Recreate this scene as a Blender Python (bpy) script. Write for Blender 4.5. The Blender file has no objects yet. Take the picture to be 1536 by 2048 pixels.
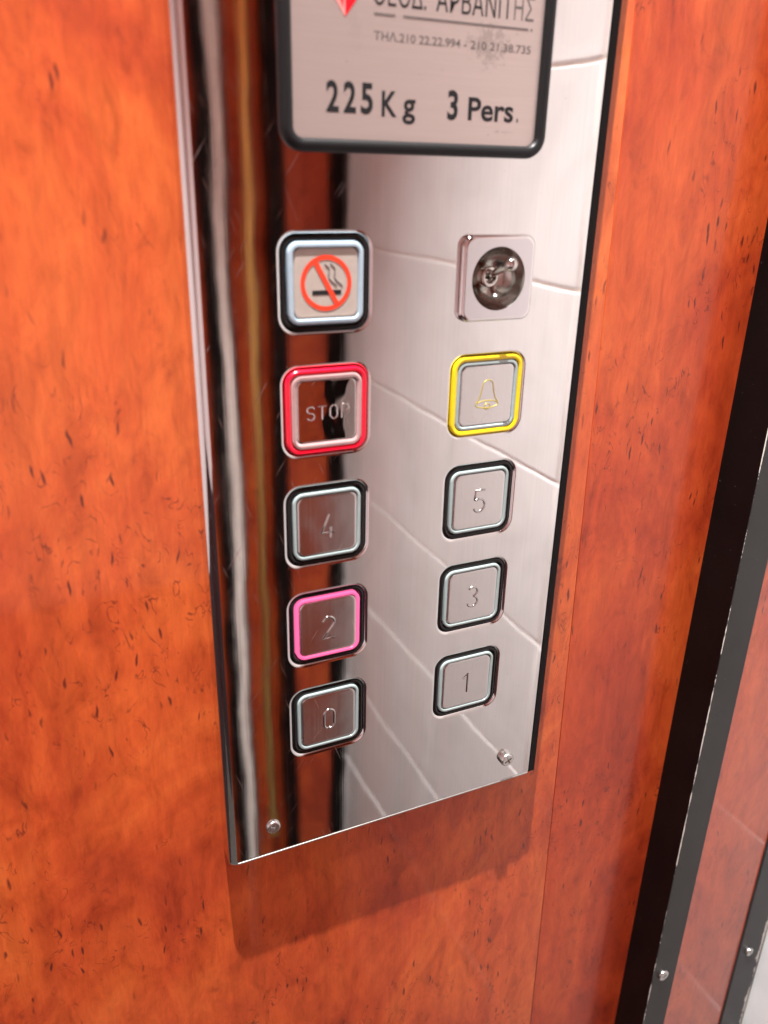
import bpy, bmesh, math, random
from mathutils import Vector, Matrix, noise
random.seed(7)
S = 0.001            # every length below is written in millimetres
scene = bpy.context.scene
col = scene.collection

# ------------------------------------------------------------------ camera
CAM = Vector((-101.475, -269.049, 35.058))
R = ((0.90993141, -0.41423907, 0.02075616), (-0.14188789, -0.35791964, -0.92290918), (0.38973408, 0.836839, -0.38445784))
F = 1624.35
cd = bpy.data.cameras.new('camera'); cam = bpy.data.objects.new('camera', cd); col.objects.link(cam)
m = Matrix(((R[0][0], -R[1][0], -R[2][0]), (R[0][1], -R[1][1], -R[2][1]), (R[0][2], -R[1][2], -R[2][2])))
cam.matrix_world = Matrix.Translation(CAM * S) @ m.to_4x4()
cd.sensor_fit = 'VERTICAL'; cd.sensor_height = 36; cd.sensor_width = 27
cd.lens = F / 2048 * 36
cd.clip_start = 0.005; cd.clip_end = 20
cd.dof.use_dof = True
cd.dof.focus_distance = 0.392
cd.dof.aperture_fstop = cd.lens / 3.2
scene.camera = cam

# ------------------------------------------------------------------ world and lamps
w = bpy.data.worlds.new('World'); scene.world = w; w.use_nodes = True
bg = w.node_tree.nodes['Background']; bg.inputs[0].default_value = (1, .93, .85, 1); bg.inputs[1].default_value = 0.12
scene.view_settings.view_transform = 'Standard'; scene.view_settings.look = 'None'
scene.view_settings.exposure = -0.08; scene.view_settings.gamma = 1; scene.view_settings.use_curve_mapping = False
scene.cycles.use_denoising = True
scene.cycles.max_bounces = 10; scene.cycles.glossy_bounces = 6; scene.cycles.diffuse_bounces = 5
scene.cycles.sample_clamp_indirect = 4.0
scene.cycles.blur_glossy = 0.2

def lamp(x, y, z, watts, size=52, color=(1, .96, .92)):
    l = bpy.data.lights.new('ceiling_lamp', 'AREA'); l.shape = 'DISK'; l.size = size * S; l.energy = watts; l.color = color
    o = bpy.data.objects.new('ceiling_lamp', l); col.objects.link(o); o.location = Vector((x, y, z)) * S
    return o
def spot(x, y, z, watts, size=48, cone=78, color=(1, .975, .945)):
    l = bpy.data.lights.new('ceiling_spot', 'SPOT'); l.shadow_soft_size = size / 2 * S; l.energy = watts; l.color = color
    l.spot_size = math.radians(cone); l.spot_blend = .9
    o = bpy.data.objects.new('ceiling_spot', l); col.objects.link(o); o.location = Vector((x, y, z)) * S
    return o
LZ = 1050
spot(-82, -182, LZ, 275, size=14, cone=66)
spot(100, -490, LZ, 17, size=16)
spot(-540, -300, LZ, 7, size=16, cone=120)

# ------------------------------------------------------------------ materials
def mat(name):
    M = bpy.data.materials.new(name); M.use_nodes = True
    nt = M.node_tree; return M, nt, nt.nodes['Principled BSDF']
def nd(nt, typ, **kw):
    n = nt.nodes.new(typ)
    for k, v in kw.items():
        if k.startswith('i_'):
            n.inputs[k[2:].replace('_', ' ')].default_value = v
        else: setattr(n, k, v)
    return n
def coords(nt, scale=(1, 1, 1), loc=(0, 0, 0)):
    t = nd(nt, 'ShaderNodeTexCoord'); mp = nd(nt, 'ShaderNodeMapping')
    mp.inputs['Scale'].default_value = tuple(1000 * s for s in scale); mp.inputs['Location'].default_value = loc
    nt.links.new(t.outputs['Object'], mp.inputs['Vector']); return mp.outputs['Vector']
def noise_n(nt, vec, scale, detail=4, rough=.55, dist=0):
    n = nd(nt, 'ShaderNodeTexNoise'); n.inputs['Scale'].default_value = scale; n.inputs['Detail'].default_value = detail
    n.inputs['Roughness'].default_value = rough; n.inputs['Distortion'].default_value = dist
    nt.links.new(vec, n.inputs['Vector']); return n.outputs['Fac']
def ramp(nt, fac, stops, interp='LINEAR'):
    r = nd(nt, 'ShaderNodeValToRGB'); r.color_ramp.interpolation = interp
    e = r.color_ramp.elements
    while len(e) < len(stops): e.new(.5)
    for k, (p, c) in enumerate(stops):
        e[k].position = p; e[k].color = c if len(c) == 4 else (*c, 1)
    nt.links.new(fac, r.inputs[0]); return r.outputs[0]
def g(v): return (v, v, v, 1)
def math_n(nt, op, a, b=None, clamp=False):
    n = nd(nt, 'ShaderNodeMath', operation=op, use_clamp=clamp)
    for k, v in enumerate((a, b)):
        if v is None: continue
        if isinstance(v, (int, float)): n.inputs[k].default_value = v
        else: nt.links.new(v, n.inputs[k])
    return n.outputs[0]
def mix(nt, fac, a, b, blend='MIX'):
    n = nd(nt, 'ShaderNodeMix', data_type='RGBA', blend_type=blend)
    for k, v in ((0, fac), (6, a), (7, b)):
        if isinstance(v, (int, float)): n.inputs[k].default_value = v
        elif isinstance(v, tuple): n.inputs[k].default_value = v if len(v) == 4 else (*v, 1)
        else: nt.links.new(v, n.inputs[k])
    return n.outputs[2]
def bump(nt, h, dist_mm, strength=1.0, normal=None):
    b = nd(nt, 'ShaderNodeBump'); b.inputs['Distance'].default_value = dist_mm * S; b.inputs['Strength'].default_value = strength
    nt.links.new(h, b.inputs['Height'])
    if normal is not None: nt.links.new(normal, b.inputs['Normal'])
    return b.outputs[0]

def wood_mat(name, off=(0, 0, 0), coat=1.0, croug=.035, tint=(1, 1, 1)):
    M, nt, P = mat(name); L = nt.links
    cl = noise_n(nt, coords(nt, (1, 1, .55), off), .014, 8, .66, 1.0)
    c = ramp(nt, cl, [(.28, (.30, .034, .011)), (.41, (.46, .063, .016)), (.52, (.56, .092, .020)), (.66, (.64, .130, .027)), (.82, (.71, .180, .040))])
    burl = noise_n(nt, coords(nt, (1, 1, .42), off), .085, 6, .66, 1.1)
    c = mix(nt, .8, c, ramp(nt, burl, [(.26, (.50, .38, .32)), (.42, (.84, .79, .75)), (.55, g(1.0)), (.72, (1.10, 1.20, 1.3))]), 'MULTIPLY')
    fine = noise_n(nt, coords(nt, (1, 1, .16), off), .5, 6, .7, .3)
    c = mix(nt, .5, c, ramp(nt, fine, [(.3, g(.72)), (.5, g(1)), (.7, g(1.12))]), 'MULTIPLY')
    band = noise_n(nt, coords(nt, (1, 1, .02), off), .11, 3, .5, .15)
    c = mix(nt, .5, c, ramp(nt, band, [(.3, g(.78)), (.5, g(1)), (.7, g(1.12))]), 'MULTIPLY')
    fibre = noise_n(nt, coords(nt, (1, 1, .05), off), 1.6, 4, .6)
    c = mix(nt, .5, c, ramp(nt, fibre, [(.3, g(.86)), (.7, g(1.08))]), 'MULTIPLY')
    # bird's-eye flecks: thin dark ticks in loose clusters
    cluster = noise_n(nt, coords(nt, (1, 1, .8), (off[0] + 51, 7, 33)), .021, 3, .6)
    warp = nd(nt, 'ShaderNodeTexNoise'); warp.inputs['Scale'].default_value = .05; warp.inputs['Detail'].default_value = 3
    base = coords(nt, (1, 1, 1), off); L.new(base, warp.inputs['Vector'])
    wv = nd(nt, 'ShaderNodeVectorMath', operation='SUBTRACT'); L.new(warp.outputs['Color'], wv.inputs[0]); wv.inputs[1].default_value = (.5, .5, .5)
    ws = nd(nt, 'ShaderNodeVectorMath', operation='SCALE'); L.new(wv.outputs[0], ws.inputs[0]); ws.inputs['Scale'].default_value = 9
    wa = nd(nt, 'ShaderNodeVectorMath', operation='ADD'); L.new(base, wa.inputs[0]); L.new(ws.outputs[0], wa.inputs[1])
    def flecks(sx, sz, scale, thr, keep, lo, hi):
        mp = nd(nt, 'ShaderNodeMapping'); mp.inputs['Scale'].default_value = (sx, 0.0, sz); L.new(wa.outputs[0], mp.inputs['Vector'])
        v = nd(nt, 'ShaderNodeTexVoronoi'); v.inputs['Scale'].default_value = scale; L.new(mp.outputs[0], v.inputs['Vector'])
        sep = nd(nt, 'ShaderNodeSeparateColor'); L.new(v.outputs['Color'], sep.inputs[0])
        f = ramp(nt, v.outputs['Distance'], [(0, g(1)), (thr * .55, g(1)), (thr, g(0))])
        f = math_n(nt, 'MULTIPLY', f, math_n(nt, 'LESS_THAN', sep.outputs[0], keep))
        return math_n(nt, 'MULTIPLY', f, ramp(nt, cluster, [(lo, g(0)), (hi, g(1))]))
    f1 = flecks(1, .20, .26, .19, .55, .46, .56)
    f2 = flecks(1, .28, .17, .13, .45, .40, .54)
    # curled contour lines of the burl
    ct = nd(nt, 'ShaderNodeTexNoise'); ct.inputs['Scale'].default_value = .10; ct.inputs['Detail'].default_value = 2; ct.inputs['Distortion'].default_value = 1.5
    mpc = nd(nt, 'ShaderNodeMapping'); mpc.inputs['Scale'].default_value = (1, 1, .5); L.new(wa.outputs[0], mpc.inputs['Vector']); L.new(mpc.outputs[0], ct.inputs['Vector'])
    d = math_n(nt, 'ABSOLUTE', math_n(nt, 'SUBTRACT', ct.outputs['Fac'], .47))
    line = ramp(nt, d, [(0, g(1)), (.006, g(.8)), (.02, g(0))])
    br = noise_n(nt, coords(nt, (1, 1, .6), off), .2, 2)
    line = math_n(nt, 'MULTIPLY', line, ramp(nt, br, [(.47, g(0)), (.58, g(1))]))
    line = math_n(nt, 'MULTIPLY', line, ramp(nt, cluster, [(.47, g(0)), (.60, g(.85))]))
    fm = math_n(nt, 'MAXIMUM', math_n(nt, 'MAXIMUM', f1, f2), line, True)
    fm = math_n(nt, 'MULTIPLY', fm, .84)
    c = mix(nt, fm, c, (.07, .010, .008))
    if tint != (1, 1, 1): c = mix(nt, 1.0, c, tint, 'MULTIPLY')
    L.new(c, P.inputs['Base Color'])
    P.inputs['Roughness'].default_value = .42; P.inputs['Specular IOR Level'].default_value = .3
    P.inputs['Coat Weight'].default_value = coat; P.inputs['Coat Roughness'].default_value = croug; P.inputs['Coat IOR'].default_value = 1.5
    wav = noise_n(nt, coords(nt, (1, 1, .5), off), .03, 2)
    L.new(bump(nt, wav, .12), P.inputs['Coat Normal'])
    return M
WOOD = wood_mat('orange burl lacquer', (0, 0, 0), .5, .06); WOODRIGHT_SHADE = wood_mat('orange burl lacquer right shaded', (170, 0, 90), .35, .13, (.84, .66, .64)); WOOD3 = wood_mat('jamb burl lacquer', (400, 0, 310), 1.0, .16, (.80, .68, .70)); WOODFAR_SHADE = wood_mat('far wall burl lacquer shaded', (900, 0, 10), .25, .2, (.72, .66, .66))  # right board and far wall: dimmer light put into the tint

def steel_mat(name, rough=(.035, .10), wave=.10, color=(.72, .66, .625), streak=1.0, wave_scale=.016, scratch=True):
    M, nt, P = mat(name); L = nt.links
    P.inputs['Metallic'].default_value = 1
    st = noise_n(nt, coords(nt, (1, 1, .012)), 1.1, 4, .7)
    sm = noise_n(nt, coords(nt), .045, 4, .6, .6)
    r = math_n(nt, 'MULTIPLY', ramp(nt, sm, [(.35, g(.35)), (.65, g(1))]), ramp(nt, st, [(.3, g(.5)), (.7, g(1))]))
    rr = nd(nt, 'ShaderNodeMapRange'); L.new(r, rr.inputs[0]); rr.inputs[3].default_value = rough[0]; rr.inputs[4].default_value = rough[1]
    rough_out = rr.outputs[0]
    c = mix(nt, .35 * streak, color, ramp(nt, st, [(.3, g(.82)), (.7, g(1.05))]), 'MULTIPLY')
    if scratch:
        sc = noise_n(nt, coords(nt, (1, 1, 1)), .55, 2, .5)
        sp = ramp(nt, sc, [(.735, g(0)), (.76, g(1))])
        c = mix(nt, math_n(nt, 'MULTIPLY', sp, .35), c, (.25, .22, .2))
    if scratch:   # hairline scratches in two directions and dull wiped patches
        tot = None
        for rot, off in ((.35, 0), (-.6, 40)):
            t2 = nd(nt, 'ShaderNodeTexCoord'); m1 = nd(nt, 'ShaderNodeMapping'); m1.inputs['Rotation'].default_value = (0, rot, 0); L.new(t2.outputs['Object'], m1.inputs['Vector'])
            m2 = nd(nt, 'ShaderNodeMapping'); m2.inputs['Scale'].default_value = (2200, 1000, 55); m2.inputs['Location'].default_value = (off, 0, off); L.new(m1.outputs[0], m2.inputs['Vector'])
            h = ramp(nt, noise_n(nt, m2.outputs[0], 1.0, 1, .4), [(.73, g(0)), (.77, g(1))])
            tot = h if tot is None else math_n(nt, 'MAXIMUM', tot, h)
        rough_out = math_n(nt, 'ADD', rough_out, math_n(nt, 'MULTIPLY', tot, .22))
    L.new(c, P.inputs['Base Color']); L.new(rough_out, P.inputs['Roughness'])
    wv = noise_n(nt, coords(nt, (1, 1, .8)), wave_scale, 2, .45)
    b1 = bump(nt, wv, wave * 10)
    if scratch:
        b1 = bump(nt, noise_n(nt, coords(nt, (1, 1, .6)), .055, 2, .4), wave * .9, 1, b1)
    b2 = bump(nt, st, .0022 * streak, 1, b1)
    L.new(b2, P.inputs['Normal'])
    return M
STEEL = steel_mat('mirror stainless', (.008, .055), .020, (.75, .75, .745))
CAPSTEEL = steel_mat('button stainless', (.10, .22), .012, (.66, .65, .645), .8, .05)
STOPSTEEL = steel_mat('polished button face', (.02, .04), .03, (.60, .56, .54), .2, .05)
CHROME, _nt, _P = mat('chrome'); _P.inputs['Metallic'].default_value = 1; _P.inputs['Base Color'].default_value = (.74, .72, .72, 1); _P.inputs['Roughness'].default_value = .06
ENGR = steel_mat('engraving', (.10, .16), .004, (.50, .48, .47), .2, .05, False)
SATIN = steel_mat('satin chrome', (.14, .22), .004, (.66, .65, .67), .25, .05, False)
ZINC = steel_mat('zinc screw', (.18, .35), .004, (.62, .62, .60), .3, .3, False)

def plain(name, color, rough=.4, metal=0, coat=0, emit=None, es=0, var=.12, vs=.3, spec=.5, bmp=0.0):
    M, nt, P = mat(name)
    n = noise_n(nt, coords(nt), vs, 4)
    c = mix(nt, 1, color, ramp(nt, n, [(.3, g(1 - var)), (.7, g(1 + var))]), 'MULTIPLY')
    nt.links.new(c, P.inputs['Base Color'])
    P.inputs['Roughness'].default_value = rough; P.inputs['Metallic'].default_value = metal
    P.inputs['Coat Weight'].default_value = coat; P.inputs['Coat Roughness'].default_value = .05
    P.inputs['Specular IOR Level'].default_value = spec
    if bmp: nt.links.new(bump(nt, n, bmp), P.inputs['Normal'])
    if emit: P.inputs['Emission Color'].default_value = (*emit, 1); P.inputs['Emission Strength'].default_value = es
    return M
EDGE = plain('satin cut edge', (.34, .32, .30), .45, metal=.8)
BLACK = plain('glossy black plastic', (.006, .005, .005), .16, spec=.35)
RUBBER = plain('black rubber frame', (.008, .008, .009), .42, bmp=.05, spec=.3)
PALE = plain('pale translucent ring', (.30, .37, .37), .22, coat=.6, var=.05)
CLEAR = plain('clear blue ring', (.34, .44, .52), .15, coat=1, var=.05)
RED = plain('red plastic ring', (.80, .004, .030), .22, coat=.5, var=.05)
REDRIM = plain('pinkish ring under red', (.72, .50, .50), .15, metal=.6, coat=.3, var=.05)
YELLOW = plain('yellow plastic ring', (.80, .58, .005), .3, coat=.3, var=.06)
YELLOWLINE = plain('yellow engraved paint', (.42, .34, .05), .35, metal=.4)
PINKLIT = plain('lit pink ring', (.35, .02, .07), .35, emit=(1.0, .15, .36), es=1.15, var=.03)
PRINT = plain('black print', (.010, .010, .012), .5, spec=.3)
FADED = plain('faded black print', (.10, .085, .08), .5)
PRINTRED = plain('red orange print', (.80, .05, .018), .4)
LOGORED = plain('red emblem enamel', (.72, .008, .02), .25, coat=.5)
LOGOPINK = plain('pale side of emblem', (.72, .28, .26), .25, coat=.5)
GREYPRINT = plain('grey print', (.16, .15, .15), .45)
LENS = plain('frosted beige insert', (.42, .36, .32), .28, coat=.9, var=.05)
CHROME_DARKREFL, _nt, _P = mat('chrome with dark reflection'); _P.inputs['Metallic'].default_value = 1; _P.inputs['Base Color'].default_value = (.46, .46, .43, 1); _P.inputs['Roughness'].default_value = .14  # dark reflection in the switch cup put into the metal's base colour
NICKEL, _nt, _P = mat('nickel'); _P.inputs['Metallic'].default_value = 1; _P.inputs['Base Color'].default_value = (.62, .61, .58, 1); _P.inputs['Roughness'].default_value = .12
BRASS, _nt, _P = mat('brass'); _P.inputs['Metallic'].default_value = 1; _P.inputs['Base Color'].default_value = (.85, .60, .20, 1); _P.inputs['Roughness'].default_value = .30
GREYPAINT = plain('grey painted trim', (.85, .84, .80), .35)
GAP = plain('dark gap', (.01, .006, .005), .7)
FLOORM = plain('dark speckled floor', (.06, .05, .045), .4, var=.4, vs=.2)
CEIL = plain('cream ceiling', (.45, .43, .40), .5)
PALEBOARD = plain('pale laminate', (.80, .74, .76), .4)

def chipped(name, color, rough, edges, coat=0.0):
    """dark paint with bright bare-metal chips along the vertical edges at the given x (mm)"""
    M, nt, P = mat(name); L = nt.links
    v = coords(nt); sep = nd(nt, 'ShaderNodeSeparateXYZ'); L.new(v, sep.inputs[0])
    n1 = noise_n(nt, coords(nt, (1, 1, 1)), .022, 9, .78)
    tot = None
    for ex, wd in edges:
        dx = math_n(nt, 'ABSOLUTE', math_n(nt, 'SUBTRACT', sep.outputs[0], ex))
        reach = math_n(nt, 'MULTIPLY', ramp(nt, n1, [(.47, g(.0)), (.53, g(.3)), (.66, g(1))]), wd)
        k = math_n(nt, 'LESS_THAN', dx, reach)
        tot = k if tot is None else math_n(nt, 'MAXIMUM', tot, k)
    n2 = noise_n(nt, v, .6, 3)
    c = mix(nt, 1, color, ramp(nt, noise_n(nt, v, .03, 4), [(.3, g(.85)), (.7, g(1.2))]), 'MULTIPLY')
    speck = ramp(nt, n2, [(.74, g(0)), (.76, g(.5))])
    c = mix(nt, speck, c, (.25, .24, .22))
    c = mix(nt, tot, c, (.60, .57, .52)); L.new(c, P.inputs['Base Color'])
    P.inputs['Roughness'].default_value = rough; P.inputs['Specular IOR Level'].default_value = .3
    return M
GREYFRONT = chipped('dark grey painted edge strip', (.019, .019, .018), .42, [(214.3, .8)])
BLACKSIDE = chipped('black gloss side of the strip', (.004, .003, .003), .35, [(214.3, .2)])
BLACKSIDE.node_tree.nodes['Principled BSDF'].inputs['Specular IOR Level'].default_value = .12
OUTSTRIP = chipped('chipped dark grey outer strip', (.030, .031, .032), .38, [(314.2, 4.2)])

def tile_mat():
    M, nt, P = mat('glazed white tile'); L = nt.links
    n = noise_n(nt, coords(nt), .012, 5, .6, 1.0)
    c = ramp(nt, n, [(.3, (.72, .73, .73)), (.55, (.79, .805, .81)), (.75, (.83, .845, .85))])
    L.new(c, P.inputs['Base Color']); P.inputs['Roughness'].default_value = .30
    P.inputs['Coat Weight'].default_value = .6; P.inputs['Coat Roughness'].default_value = .04
    L.new(bump(nt, noise_n(nt, coords(nt), .02, 3), .35), P.inputs['Normal'])
    return M
TILE = tile_mat(); GROUT = plain('pale grout', (.90, .84, .76), .8)

# nameplate surface: pinkish brushed plate, worn grey smudges around the printed number
def plate_mat():
    M, nt, P = mat('pinkish brushed nameplate'); L = nt.links
    st = noise_n(nt, coords(nt, (.03, 1, 1)), 1.2, 4, .6)
    c = mix(nt, .3, (.50, .415, .39), ramp(nt, st, [(.3, g(.86)), (.7, g(1.06))]), 'MULTIPLY')
    v = coords(nt); sep = nd(nt, 'ShaderNodeSeparateXYZ'); L.new(v, sep.inputs[0])
    n = noise_n(nt, coords(nt), .55, 5, .7)
    fine = noise_n(nt, coords(nt), 1.6, 3, .7)
    def blot(cx, cz, rx, rz, k):
        a = math_n(nt, 'POWER', math_n(nt, 'DIVIDE', math_n(nt, 'ABSOLUTE', math_n(nt, 'SUBTRACT', sep.outputs[0], cx)), rx), 2)
        b = math_n(nt, 'POWER', math_n(nt, 'DIVIDE', math_n(nt, 'ABSOLUTE', math_n(nt, 'SUBTRACT', sep.outputs[2], cz)), rz), 2)
        d = math_n(nt, 'ADD', a, b)
        h = math_n(nt, 'SUBTRACT', math_n(nt, 'SUBTRACT', n, math_n(nt, 'MULTIPLY', d, .16)), .36)
        return math_n(nt, 'MULTIPLY', math_n(nt, 'MULTIPLY', h, 9, True), k)
    m1 = blot(58, 75.5, 8, 7, .55); m2 = blot(66, 49.4, 3.6, .8, .35); m3 = blot(10, 76, 3, 6, .12)
    tot = math_n(nt, 'MAXIMUM', math_n(nt, 'MAXIMUM', m1, m2), m3, True)
    tot = math_n(nt, 'MULTIPLY', tot, ramp(nt, fine, [(.35, g(.5)), (.6, g(1))]))
    c = mix(nt, tot, c, (.22, .19, .17))
    sp = ramp(nt, noise_n(nt, coords(nt), .32, 2), [(.72, g(0)), (.76, g(.5))]); c = mix(nt, sp, c, (.28, .22, .2))
    L.new(c, P.inputs['Base Color']); P.inputs['Metallic'].default_value = .55; P.inputs['Roughness'].default_value = .33
    return M
PLATE = plate_mat()

# ------------------------------------------------------------------ mesh helpers
def rrect(w, h, r, cx=0, cz=0, n=9):
    r = max(.02, min(r, w / 2 - .01, h / 2 - .01)); pts = []
    for qx, qz, a0 in ((1, 1, 0), (-1, 1, 90), (-1, -1, 180), (1, -1, 270)):
        for k in range(n + 1):
            a = math.radians(a0 + 90 * k / n)
            pts.append((cx + qx * (w / 2 - r) + r * math.cos(a), cz + qz * (h / 2 - r) + r * math.sin(a)))
    return pts
def circ(r, cx=0, cz=0, n=48, rz=None):
    return [(cx + r * math.cos(2 * math.pi * k / n), cz + (rz or r) * math.sin(2 * math.pi * k / n)) for k in range(n)]
class MB:
    def __init__(s, planar=False): s.bm = bmesh.new(); s.planar = planar
    def loop(s, pts, y): return [s.bm.verts.new((x, y, z)) for x, z in pts]
    def bridge(s, a, b):
        n = len(a)
        for k in range(n): s.bm.faces.new((a[k], a[(k + 1) % n], b[(k + 1) % n], b[k]))
    def sweep(s, w, h, r, prof, cx=0, cz=0, cap=False, base=False, n=9):
        ls = [s.loop(rrect(w - 2 * o, h - 2 * o, r - o, cx, cz, n), y) for o, y in prof]
        for a, b in zip(ls, ls[1:]): s.bridge(a, b)
        if cap: s.bm.faces.new(ls[-1])
        if base: s.bm.faces.new(ls[0])
        return s
    def lathe(s, prof, cx=0, cz=0, n=48, cap=True):
        ls = [s.loop(circ(max(r, .01), cx, cz, n), y) for r, y in prof]
        for a, b in zip(ls, ls[1:]): s.bridge(a, b)
        if cap: s.bm.faces.new(ls[-1])
        return s
    def box(s, x0, x1, y0, y1, z0, z1, bev=0):
        r = bmesh.ops.create_cube(s.bm, size=1)
        for v in r['verts']: v.co = Vector(((x0 + x1) / 2 + v.co.x * (x1 - x0), (y0 + y1) / 2 + v.co.y * (y1 - y0), (z0 + z1) / 2 + v.co.z * (z1 - z0)))
        if bev:
            es = list({e for v in r['verts'] for e in v.link_edges})
            bmesh.ops.bevel(s.bm, geom=es, offset=bev, segments=3, profile=.5, affect='EDGES')
        return s
    def tube(s, pts, rad, closed=False, n=10, y=None):
        """pts (x, z) or (x, y, z) polyline -> round tube with domed ends"""
        P = [Vector((p[0], y, p[1])) if len(p) == 2 else Vector(p) for p in pts]
        N = len(P); rings = []
        rads = rad if isinstance(rad, (list, tuple)) else [rad] * N
        up0 = None
        for i in range(N):
            if closed: t = (P[(i + 1) % N] - P[i - 1]).normalized()
            else: t = (P[min(i + 1, N - 1)] - P[max(i - 1, 0)]).normalized()
            ref = Vector((0, 1, 0)) if abs(t.y) < .9 else Vector((1, 0, 0))
            a = t.cross(ref).normalized(); b = a.cross(t).normalized()
            rings.append([s.bm.verts.new(P[i] + (a * math.cos(2 * math.pi * k / n) + b * math.sin(2 * math.pi * k / n)) * rads[i]) for k in range(n)])
        for i in range(N if closed else N - 1): s.bridge(rings[i], rings[(i + 1) % N])
        if not closed: s.bm.faces.new(rings[0]); s.bm.faces.new(rings[-1])
        return s
    def flat(s, outer, holes, y):
        """planar face with holes; returns loops of verts"""
        loops = [s.loop(outer, y)] + [s.loop(h, y) for h in holes]; es = []
        for l in loops:
            for k in range(len(l)): es.append(s.bm.edges.new((l[k], l[(k + 1) % len(l)])))
        bmesh.ops.triangle_fill(s.bm, use_beauty=True, use_dissolve=False, edges=es)
        return loops
    def poly(s, pts, y): s.bm.faces.new(s.loop(pts, y)); return s
    def build(s, name, M, parent=None, smooth=True, ang=32, weld=True):
        bm = s.bm
        if weld: bmesh.ops.remove_doubles(bm, verts=bm.verts, dist=.0004)
        bmesh.ops.recalc_face_normals(bm, faces=bm.faces)
        for v in bm.verts: v.co *= S
        bm.normal_update()
        for f in bm.faces: f.smooth = smooth and len(f.verts) <= 4 and not (abs(f.normal.y) > .99999 and f.calc_area() > 2e-6 and len(f.verts) == 3) and not (abs(f.normal.y) > .99999 and s.planar) and not (len(f.verts) == 4 and f.calc_area() > 4e-4 and max(abs(f.normal.x), abs(f.normal.y), abs(f.normal.z)) > .9999)
        for e in bm.edges:
            if len(e.link_faces) == 2 and e.calc_face_angle(0) > math.radians(ang): e.smooth = False
        me = bpy.data.meshes.new(name); bm.to_mesh(me); bm.free()
        for mm in (M if isinstance(M, list) else [M]): me.materials.append(mm)
        o = bpy.data.objects.new(name, me); col.objects.link(o)
        if parent is not None: o.parent = parent; o.matrix_parent_inverse = Matrix.Identity(4)
        return o
def tag(o, label=None, cat=None, group=None, kind=None):
    if label: o['label'] = label
    if cat: o['category'] = cat
    if group: o['group'] = group
    if kind: o['kind'] = kind
    return o
def struct(mb, name, M, **kw): return tag(mb.build(name, M, **kw), kind='structure')

# ------------------------------------------------------------------ setting: the wood-clad cabin
YW = 10.0; TOP = 1070; BOT = -1300; XL = -620; YO = -790; XT = 320
def seam(z): return 127.2 - (z - 60) * .0245
def board(x_of_left, x_of_right, y0, y1):
    mb = MB(); N = 2
    A = []
    for z in (BOT, TOP):
        A.append([mb.bm.verts.new((x, y, z)) for x, y in ((x_of_left(z), y0), (x_of_right(z), y0), (x_of_right(z), y1), (x_of_left(z), y1))])
    mb.bridge(A[0], A[1]); mb.bm.faces.new(A[0]); mb.bm.faces.new(A[1])
    bmesh.ops.bevel(mb.bm, geom=[e for e in mb.bm.edges if abs(e.verts[0].co.z - e.verts[1].co.z) > 100], offset=.12, segments=2, affect='EDGES')
    return mb
struct(board(lambda z: XL, lambda z: seam(z) - .22, YW, YW + 16), 'wall', WOOD)
struct(board(lambda z: seam(z) + .22, lambda z: 240, YW + .12, YW + 16), 'wall', WOODRIGHT_SHADE)
struct(MB().box(100, 160, YW + 3, YW + 5, BOT, TOP), 'wall_backing', GAP)
struct(MB().box(XL, 214, YO - 16, YO, BOT, TOP), 'wall', WOODFAR_SHADE)
struct(MB().box(XL - 20, XL, YO - 16, YW + 16, BOT, TOP), 'wall', WOODFAR_SHADE)
struct(MB().box(XL - 20, XT + 60, YO - 16, YW + 300, TOP, TOP + 20), 'ceiling', CEIL)
struct(MB().box(XL - 20, XT + 60, YO - 16, YW + 300, BOT - 20, BOT), 'floor', FLOORM)

# the tiled shaft wall beyond the open side, seen at lower right and mirrored in the panel
tw = MB(); tg = MB()
y_joint = -277; z_joint = 117; TH = 166
tg.box(XT + 2.2, XT + 30, -1700, 320, BOT, TOP)
struct(tg, 'tiled_wall_grout', GROUT)
for iz in range(-9, 7):
    for iy in range(-3, 2):
        y0 = y_joint + iy * 480; z0 = z_joint + iz * TH
        z1 = min(z0 + TH, TOP)
        if z0 >= TOP - 5 or z0 < BOT - TH: continue
        j = random.uniform(-.6, .6)
        tw.box(XT + j, XT + 12, y0 + 1.3, y0 + 478.7, max(z0, BOT) + 1.3, z1 - 1.3, bev=1.6)
struct(tw, 'tiled_wall', TILE)

# door jamb on this side: dark edge strip, wood infill, chipped outer strip, two screws
def screw_head(cx, cz, y, r, h, dome=.25, slot=True, rot=20, depth=.9, washer=False):
    mb = MB(True); ca, sa = math.cos(math.radians(rot)), math.sin(math.radians(rot))
    a, b = r * .13, r * .56
    plus = [(a, b), (-a, b), (-a, a), (-b, a), (-b, -a), (-a, -a), (-a, -b), (a, -b), (a, -a), (b, -a), (b, a), (a, a)]
    plus = [(cx + x * ca - z * sa, cz + x * sa + z * ca) for x, z in plus]
    n = 40; rt = r * .80
    prof = [(r, y), (r, y - h * .55), (r * .97, y - h * .75), (r * .90, y - h * .92), (rt, y - h)]
    if washer: prof = [(r * 1.02, y), (r * 1.02, y - h * .32), (r * .86, y - h * .36), (r * .86, y - h * .42), (r, y - h * .46), (r, y - h * .8), (r * .93, y - h * .95), (rt, y - h)]
    ls = [mb.loop(circ(q, cx, cz, n), yy) for q, yy in prof]
    for p, q in zip(ls, ls[1:]): mb.bridge(p, q)
    lo = mb.flat(circ(rt, cx, cz, n), [plus], y - h)
    bot = mb.loop(plus, y - h + depth); mb.bridge(lo[1], bot); mb.bm.faces.new(bot)
    return mb
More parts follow.
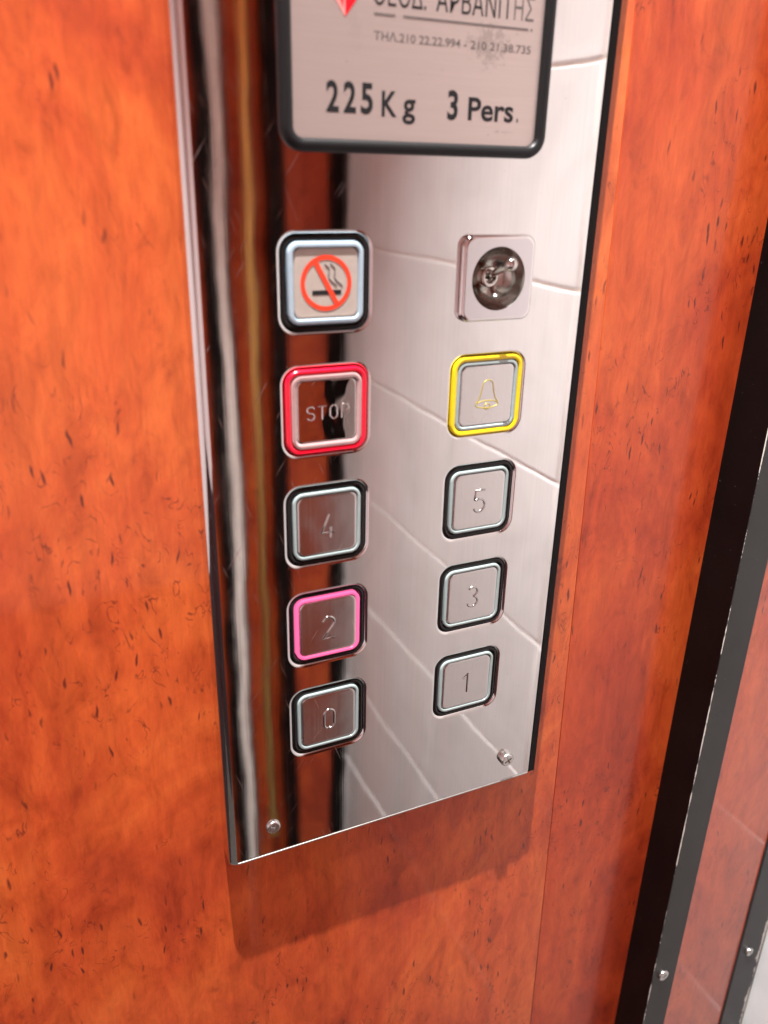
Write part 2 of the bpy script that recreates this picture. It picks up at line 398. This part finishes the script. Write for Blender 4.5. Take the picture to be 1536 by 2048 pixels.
def jamb(y_face, y_wall, label, screws, sgn, m_edge, m_fill, m_out):
    root = bpy.data.objects.new('door_jamb', None); col.objects.link(root); root.empty_display_size = .02
    root.location = (0, 0, 0)
    tag(root, label, 'door jamb')
    ya, yb = sorted((y_face, y_wall + sgn * 14))
    # edge strip: gloss black side face and dark grey front
    mb = MB(); mb.box(214, 234, ya, yb, BOT, TOP, bev=.5)
    es = mb.build('edge_strip', [m_edge, BLACKSIDE], root)
    for p in es.data.polygons:
        if p.normal.x < -.9: p.material_index = 1
    f0, f1 = sorted((y_face + sgn * .9, y_wall + sgn * 14))
    MB().box(234.2, 292.2, f0, f1, BOT, TOP).build('infill_panel', m_fill, root)
    f0, f1 = sorted((y_face - sgn * .4, y_wall + sgn * 14))
    MB().box(292.4, 315, f0, f1, BOT, TOP, bev=.7).build('outer_strip', m_out, root)
    for x, z, r, rot in screws:
        screw_head(x, z, y_face if x < 250 else y_face - sgn * .4, r, 1.5, rot=rot).build('screw', ZINC, root)
    return root
jamb(-13, YW, 'dark edged door jamb with reddish wood infill and two screws, right of the control panel', [(222.6, -436, 3.9, 10), (301.8, -453.5, 3.2, 35)], 1, GREYFRONT, WOOD3, OUTSTRIP)
jamb(-766, YO, 'matching dark edged jamb on the far side of the cabin, seen mirrored in the steel', [], -1, BLACKSIDE, WOODFAR_SHADE, BLACKSIDE)

# trims on the opposite wall that the steel mirrors
t = tag(MB().box(149, 163, YO, YO + 5, BOT, TOP, bev=.8).build('trim_strip', GREYPAINT), 'pale grey vertical trim strip mirrored near the left edge of the steel', 'trim')
t = tag(MB().box(131, 148.6, YO, YO + 9, BOT, TOP, bev=.8).build('trim_strip', BLACKSIDE), 'black vertical trim strip mirrored left of the pale grey one in the steel', 'trim')
t = tag(MB().box(163.4, 167, YO, YO + 7, BOT, TOP, bev=.5).build('trim_strip', BLACKSIDE), 'thin black trim strip mirrored right of the pale grey one in the steel', 'trim')
hr = MB(); hr.tube([(187, YO + 26, BOT + 300), (187, YO + 26, 300)], 5.5, n=28)
hr = tag(hr.build('grab_rail', BRASS), 'brass vertical grab rail mirrored as a gold stripe in the steel', 'rail')
for z in (BOT + 340, -380, 240):
    MB().tube([(187, YO, z), (187, YO + 26, z)], 3.2, n=16).build('bracket', BRASS, hr)
tag(MB().box(-560, 106, YO, YO + 6, -520, 1050, bev=.8).build('wall_board', PALEBOARD), 'wide pale laminate board on the far cabin wall, mirrored in the left edge of the steel', 'wall board')
tag(MB().box(XL, XL + 5, -783, -2, -520, 1050, bev=.8).build('wall_board', PALEBOARD), 'pale laminate board on the left cabin wall, mirrored as a silvery streak', 'wall board')

PLINTH = plain('dark plum skirting', (.05, .03, .035), .4)
tag(MB().box(-560, 106, YO, YO + 7, BOT, -520.5, bev=.8).build('skirting_board', PLINTH), 'dark plum skirting board under the pale board on the far cabin wall', 'skirting')
tag(MB().box(XL, XL + 6, -782, -2, BOT, -520.5, bev=.8).build('skirting_board', PLINTH), 'dark plum skirting board under the pale board on the left cabin wall', 'skirting')

# ------------------------------------------------------------------ the control panel
panel = bpy.data.objects.new('elevator_control_panel', None); col.objects.link(panel); panel.empty_display_size = .02
tag(panel, 'polished steel lift control panel with square buttons on the orange burl wood wall', 'control panel')
PX0, PX1, PZ0, PZ1 = -46.5, 108.2, -246.0, 260.0
rb = 4.3
XA, XB = PX0 + rb * math.sin(math.radians(52)), PX1 - .25
CS = 67.357; PITCH = 45.0
hole = dict(w=34.8, h=34.8, r=7.0)
cells = [(c, i) for i in range(5) for c in (0, 1)]
def cell_xz(c, i): return c * CS, -i * PITCH
fp = MB(True)
zb = PZ0 + 1.5
outer = [(XA, zb), (XB, zb), (XB, PZ1), (XA, PZ1)]
holes = []
for c, i in cells:
    x, z = cell_xz(c, i)
    if (c, i) == (1, 0): holes.append(circ(12.6, x, z, 40))
    else: holes.append(rrect(hole['w'], hole['h'], hole['r'], x, z))
fp.flat(outer, holes, 0)
# rolled vertical edges and the lower end
K = 9
def section(z, ins=0.0):
    pts = []
    for k in range(K + 1):
        a = math.radians(52 * (1 - k / K)); pts.append((XA - rb * math.sin(a), rb * (1 - math.cos(a)), z))
    L_ = [(PX0, YW, z)] + [(x, y, z) for x, y, _ in pts]
    R_ = [(PX0 + PX1 - x, y, zz) for x, y, zz in L_][::-1]
    R_ = [Vector((PX1 - (PX1 - q[0]) * .25 / (XA - PX0), q[1] * (.1 if q[1] < 2 else 1), q[2])) for q in R_]
    return [Vector((p[0] + (ins if p[0] < 30 else -ins), p[1] + (ins if p[1] < YW - .1 else 0), p[2])) for p in L_ + R_]
def ring(z, ins=0): return [fp.bm.verts.new(p) for p in section(z, ins)]
Ls = [ring(PZ1), ring(zb), ring(PZ0 + .12, .30), ring(PZ0, .75)]
mid = K + 1   # index of the last left arc point; the front face lies between mid and mid+1
for a, b in zip(Ls, Ls[1:]):
    for k in range(len(a) - 1):
        if a is Ls[0] and k == mid: continue
        fp.bm.faces.new((a[k], a[k + 1], b[k + 1], b[k]))
fp.bm.faces.new(Ls[-1])
et = MB().box(PX1 + .05, 112.2, .1, YW, PZ0 + .4, PZ1, bev=.5)
tag(et.build('edge_trim', BLACKSIDE, panel), 'black trim along the right edge')
MB().box(PX0 + 3.6, PX1 - .2, -.12, 1.2, PZ0 - .15, PZ0 + .75, bev=.3).build('bottom_edge', EDGE, panel)
# rolled lips of the punched openings
LIP = [(0, 0), (.3, .04), (.65, .17), (.95, .38), (1.2, .68), (1.35, 1.0), (1.4, 1.4), (1.4, 3.2)]
for c, i in cells:
    if (c, i) == (1, 0): continue
    x, z = cell_xz(c, i)
    fp.sweep(hole['w'], hole['h'], hole['r'], LIP, x, z)
faceplate = fp.build('faceplate', STEEL, panel, ang=25)

# stroke glyphs, 10 mm tall boxes centred on 0
def arc(cx, cz, rx, rz, a0, a1, n=12):
    return [(cx + rx * math.cos(math.radians(a0 + (a1 - a0) * k / n)), cz + rz * math.sin(math.radians(a0 + (a1 - a0) * k / n))) for k in range(n + 1)]
G = {
 '0': [(arc(0, 2.5, 2.3, 2.3, 0, 180) + arc(0, -2.5, 2.3, 2.3, 180, 360), True)],
 '1': [([(-1.9, 2.6), (.5, 4.9), (.5, -5)], False)],
 '2': [(arc(0, 2.5, 2.5, 2.4, 165, -35) + [(-2.5, -4.9), (2.7, -4.9)], False)],
 '3': [(arc(0, 2.4, 2.3, 2.3, 150, -80) + arc(0, -2.4, 2.6, 2.5, 75, -150), False)],
 '4': [([(.4, 4.9), (-2.9, -2.6), (2.9, -2.6)], False), ([(1.0, -.2), (1.0, -4.9)], False)],
 '5': [([(2.5, 4.9), (-1.9, 4.9), (-2.1, .6)] + arc(0, -1.8, 2.7, 3.0, 125, -150), False)],
 'S': [(arc(0, 1.35, 1.5, 1.35, 20, 250) + arc(0, -1.35, 1.5, 1.35, 90, -160), False)],
 'T': [([(-1.7, 2.7), (1.7, 2.7)], False), ([(0, 2.7), (0, -2.7)], False)],
 'O': [(arc(0, 1.1, 1.5, 1.6, 0, 180) + arc(0, -1.1, 1.5, 1.6, 180, 360), True)],
 'P': [([(-1.4, -2.7), (-1.4, 2.7)] + arc(.1, 1.4, 1.5, 1.3, 90, -90) + [(-1.4, .1)], False)],
}
def strokes(mb, ch, cx, cz, y, rad, s=1.0):
    for pts, closed in G[ch]:
        mb.tube([(cx + x * s, cz + z * s) for x, z in pts], rad, closed, 8, y)

def button(c, i, kind, glyph, label, tilt=0.0):
    x, z = cell_xz(c, i)
    well = {'floor': BLACK, 'stop': BLACK, 'bell': BLACK, 'sign': BLACK}[kind]
    mb = MB()
    if kind in ('floor', 'sign'):
        mb.sweep(32, 32, 5.6, [(0, 3), (0, 1.1), (.25, .62), (.6, .42), (1.1, .42), (1.6, .6), (1.9, 1.2), (1.95, 2.6)], x, z)
        mb.sweep(28.6, 28.6, 4.2, [(0, 2.4), (6, 2.4)], x, z, cap=True)
        b = mb.build('push_button', well, panel)
        if kind == 'floor':
            lr = MB().sweep(27.6, 27.6, 4.2, [(0, 2.2), (0, .25), (.12, -.0), (.4, -.14), (.95, -.16), (1.25, -.05), (1.4, .2), (1.45, .6)], x, z)
            lr = lr.build('light_ring', PINKLIT if glyph == '2' else PALE, b)
            if glyph == '2': tag(lr, 'lit pink ring')
            cp = MB().sweep(24.3, 24.3, 2.9, [(0, 2.0), (0, .22), (.12, .06), (.4, .0), (.9, -.02)], x, z, cap=True).build('button_cap', CAPSTEEL, b)
            gm = MB(); strokes(gm, glyph, x + (.2 if glyph != '4' else .3), z - .4 + (-.4 if c == 0 else 0), .14, .58)
            gm.build('numeral', ENGR, cp, ang=60)
        else:
            MB().sweep(27.6, 27.6, 4.0, [(0, 2.2), (0, -.2), (.3, -.75), (.9, -1.0), (1.7, -.9), (2.0, -.5), (2.1, .2)], x, z).build('light_ring', CLEAR, b)
            cp = MB().sweep(23.3, 23.3, 2.6, [(0, 2.0), (0, -.1), (.2, -.3), (.8, -.42), (1.3, -.36)], x, z, cap=True).build('sign_insert', LENS, b)
            cg = MB(); yy = -.40
            cg.box(x - 5.2, x + 5.4, yy - .05, yy, z - 3.0 - .75, z - 3.0 + .75)
            cg.build('cigarette_print', PRINT, cp, smooth=False)
            sm = MB()
            for dx in (0, 2.1):
                sm.tube([(x - .6 + dx + t_ * 3.6 + .75 * math.sin(t_ * 7.5), z + 6.6 - t_ * 7.4) for t_ in [k / 16 for k in range(17)]], .22, False, 6, yy)
            sm.build('smoke_print', GREYPRINT, cp)
            rg = MB(); y2 = yy - .09
            a = rg.loop(circ(9.3, x - .1, z + .1, 64), y2); a2 = rg.loop(circ(7.75, x - .1, z + .1, 64), y2); rg.bridge(a, a2)
            dr = Vector((math.cos(math.radians(-61)), math.sin(math.radians(-61)))); nn = Vector((-dr.y, dr.x))
            q = [Vector((x - .1, z + .1)) + dr * s1 * 8.2 + nn * s2 * .85 for s1, s2 in ((-1, -1), (1, -1), (1, 1), (-1, 1))]
            rg.poly([(v.x, v.y) for v in q], y2 - .04)
            rg.build('prohibition_print', PRINTRED, cp, smooth=False)
    elif kind == 'stop':
        b = MB().sweep(32, 32, 5.6, [(0, 3), (0, 1.2), (.3, 1.0), (3, 2.2), (8, 2.3)], x, z, cap=True).build('push_button', BLACK, panel)
        MB().sweep(31.3, 31.3, 5.3, [(0, 2.2), (0, .1), (.15, -.3), (.55, -.62), (1.15, -.66), (1.7, -.45), (1.95, 0), (2.0, .5)], x, z).build('red_ring', RED, b)
        MB().sweep(27.3, 27.3, 4.0, [(0, 2.2), (0, -.1), (.2, -.6), (.6, -.85), (1.3, -.85), (1.9, -.45), (2.1, .1)], x, z).build('inner_rim', REDRIM, b)
        cp = MB().sweep(23.0, 23.0, 2.4, [(0, 2.0), (0, .1), (.15, -.1), (.5, -.2)], x, z, cap=True).build('button_cap', STOPSTEEL, b)
        gm = MB()
        for k, ch in enumerate('STOP'): strokes(gm, ch, x - 6.3 + k * 4.45, z - .5, -.10, .30, .92)
        gm.build('engraved_word', CHROME, cp, ang=60)
    else:
        b = MB().sweep(32, 32, 5.6, [(0, 3), (0, 1.2), (.3, 1.0), (3, 2.2), (8, 2.3)], x, z, cap=True).build('push_button', BLACK, panel)
        MB().sweep(31.5, 31.5, 5.3, [(0, 2.2), (0, .0), (.15, -.5), (.5, -.78), (1.3, -.8), (1.75, -.6), (1.95, -.1), (2.0, .5)], x, z).build('yellow_ring', YELLOW, b)
        MB().sweep(27.5, 27.5, 4.0, [(0, 2.2), (0, -.2), (.2, -.5), (.6, -.65), (1.2, -.6), (1.5, -.3), (1.6, .1)], x, z).build('inner_rim', PALE, b)
        cp = MB().sweep(24.0, 24.0, 2.4, [(0, 2.0), (0, .1), (.2, -.2), (.6, -.3)], x, z, cap=True).build('button_cap', CAPSTEEL, b)
        bl = MB(); cx, cz = x + .3, z
        bl.tube([(cx - 5.0, cz - 3.1), (cx - 3.6, cz - 1.2), (cx - 2.9, cz + 1.2), (cx - 2.4, cz + 4.0)] + [(cx + px, cz + pz) for px, pz in arc(0, 4.1, 2.3, 2.0, 165, 15, 8)] + [(cx + 2.4, cz + 4.0), (cx + 2.9, cz + 1.2), (cx + 3.6, cz - 1.2), (cx + 5.0, cz - 3.1)], .26, False, 8, -.24)
        bl.tube([(cx + px, cz - 3.7 + pz) for px, pz in arc(0, 0, 5.2, 1.5, 0, 345, 26)], .26, True, 8, -.24)
        bl.tube([(cx + px, cz - 4.6 + pz) for px, pz in arc(.2, 0, 1.3, 1.2, 0, 330, 12)], .24, True, 8, -.24)
        bl.build('bell_symbol', YELLOWLINE, cp, ang=60)
    tag(b, label)
    return b
button(0, 0, 'sign', '', 'no smoking sign tile in a pale blue frame')
button(0, 1, 'stop', '', 'stop button with red ring and mirror face')
button(0, 2, 'floor', '4', 'floor button four')
button(0, 3, 'floor', '2', 'floor button two with its ring lit pink')
button(0, 4, 'floor', '0', 'floor button zero')
button(1, 1, 'bell', '', 'alarm bell button with yellow ring')
button(1, 2, 'floor', '5', 'floor button five')
button(1, 3, 'floor', '3', 'floor button three')
button(1, 4, 'floor', '1', 'floor button one')

# toggle switch in a chrome square
kx, kz = 67.4, -.2
es = MB()
prof = [(0, 0), (0, -1.5), (.12, -2.1), (.45, -2.6), (1.0, -2.95), (1.5, -3.0)]
ls = [es.loop(rrect(31.2 - 2 * o, 31.2 - 2 * o, 4.2 - o * .6, kx, kz, 10), y) for o, y in prof]
for a, b in zip(ls, ls[1:]): es.bridge(a, b)
esc = es.build('switch_plate', CHROME, panel, ang=50)
fc = MB(True)
fl = fc.flat(rrect(28.2, 28.2, 3.3, kx, kz, 10), [circ(11.5, kx, kz, 56)], -3.0)
fc.build('face', SATIN, esc)
cup = MB().lathe([(11.5, -3.0), (11.35, -2.75), (11.0, -1.9), (10.2, .6), (8.9, 2.8), (7.2, 4.5), (5.2, 5.7), (3.4, 6.2), (.5, 6.3)], kx, kz, 56).build('cup', CHROME_DARKREFL, esc)
nut = MB().lathe([(3.9, 6.2), (3.9, 3.6), (3.6, 3.1), (3.1, 2.9), (2.5, 3.0), (2.2, 3.4), (2.1, 5.4)], kx, kz, 36).build('collar', NICKEL, esc)
tg_ = MB()
p0 = Vector((kx, 5.0, kz)); p1 = Vector((kx + .9, -6.6, kz + 4.9)); pts = []; rads = []
for k in range(9):
    t_ = k / 8; pts.append(p0.lerp(p1, t_)); rads.append(1.15 + .45 * t_)
ax = (p1 - p0).normalized()
for k in range(1, 12):
    a = math.radians(-68 + 158 * k / 11); pts.append(p1 + ax * (2.3 + 2.55 * math.sin(a))); rads.append(max(.05, 2.55 * math.cos(a)))
tg_.tube([tuple(p) for p in pts], rads, n=28)
tg_.build('lever', NICKEL, esc, ang=70)
tag(esc, 'chrome toggle switch in a round cup')

# two screws of the panel
s1 = screw_head(93.2, -231.2, 0, 3.6, 2.9, rot=28, depth=1.1).build('panel_screw', ZINC, panel); tag(s1, 'raised cross head screw at the lower right corner')
s2 = screw_head(-26.4, -230.2, 0, 3.1, 1.3, rot=50, depth=.7).build('panel_screw', ZINC, panel); tag(s2, 'small flat screw at the lower left corner')

# ------------------------------------------------------------------ rating plate
npx0, npx1, npz0, npz1 = -15.3, 83.4, 41.0, 150.0
ncx, ncz = (npx0 + npx1) / 2, (npz0 + npz1) / 2
fr = MB().sweep(npx1 - npx0, npz1 - npz0, 7.5, [(0, 0), (0, -1.2), (.35, -2.1), (1.1, -2.75), (2.2, -2.95), (3.3, -2.7), (3.9, -2.0), (4.1, -1.0), (4.15, -.3)], ncx, ncz)
frame = fr.build('plate_frame', RUBBER, panel, ang=60); tag(frame, 'black rounded frame of the load plate')
pl = MB().sweep(npx1 - npx0 - 7, npz1 - npz0 - 7, 4, [(0, -.2), (.1, -.6)], ncx, ncz, cap=True).build('load_plate', PLATE, frame)
YT = -.64
def text(body, x0, x1, z0, caph, M, name, off=0.0, y=YT, capch='H'):
    def mesh_of(s, o_):
        cu = bpy.data.curves.new('t', 'FONT'); cu.body = s; cu.size = 1; cu.offset = o_; cu.resolution_u = 6
        ob = bpy.data.objects.new('t', cu); col.objects.link(ob)
        dg = bpy.context.evaluated_depsgraph_get(); me = bpy.data.meshes.new_from_object(ob.evaluated_get(dg))
        bpy.data.objects.remove(ob); return me
    r = mesh_of(capch, 0); hz = max(v.co.y for v in r.vertices) - min(v.co.y for v in r.vertices)
    me = mesh_of(body, off); xs = [v.co.x for v in me.vertices]; a, b = min(xs), max(xs)
    for v in me.vertices:
        v.co = Vector((x0 + (v.co.x - a) / (b - a) * (x1 - x0), y, z0 + v.co.y * caph / hz)) * S
    me.name = name; me.materials.clear(); me.materials.append(M)
    o = bpy.data.objects.new(name, me); col.objects.link(o); o.parent = pl
    return o
for k, ch in enumerate('225'): text(ch, .2 + k * 5.9, 4.5 + k * 5.9, 53.1, 8.3, PRINT, 'lettering', .028)
text('K', 19.4, 24.9, 52.5, 7.1, PRINT, 'lettering', .022)
text('g', 27.0, 31.7, 52.9, 7.0, PRINT, 'lettering', .022)
text('3', 43.7, 47.7, 52.7, 8.2, PRINT, 'lettering', .028)
text('Pers', 51.7, 69.9, 52.7, 6.7, PRINT, 'lettering', .022)
text('.', 71.2, 72.1, 52.7, 6.7, FADED, 'lettering', .012)
text('ΘΕΟΔ.', 16.0, 34.4, 83.5, 6.6, PRINT, 'lettering', .0)
text('ΑΡΒΑΝΙΤ', 38.0, 66.5, 83.5, 6.6, PRINT, 'lettering', .0)
text('ΗΣ', 67.3, 75.2, 83.5, 6.6, FADED, 'lettering', .0)
text('ΤΗΛ.210 22.22.994 -', 16.3, 49.8, 73.9, 2.3, FADED, 'lettering', .012)
text('210 21.38.735', 51.3, 75.0, 73.9, 2.3, FADED, 'lettering', .010)
ul = MB()
for a, b in ((16.3, 23.6), (26.4, 73.4), (74.3, 75.0)): ul.box(a, b, YT - .03, YT, 80.75, 81.35)
ul.build('underline', FADED, pl, smooth=False)
e1 = MB().poly([(6.6, 79.4), (11.6, 86), (6.6, 93)], YT - .05).build('emblem', LOGORED, pl, smooth=False)
MB().poly([(6.6, 79.4), (6.6, 93), (1.6, 86)], YT - .05).build('emblem', LOGOPINK, pl, smooth=False)
MB().poly([(6.0, 81.5), (5.9, 90), (4.0, 86)], YT - .09).build('emblem', LOGORED, pl, smooth=False)
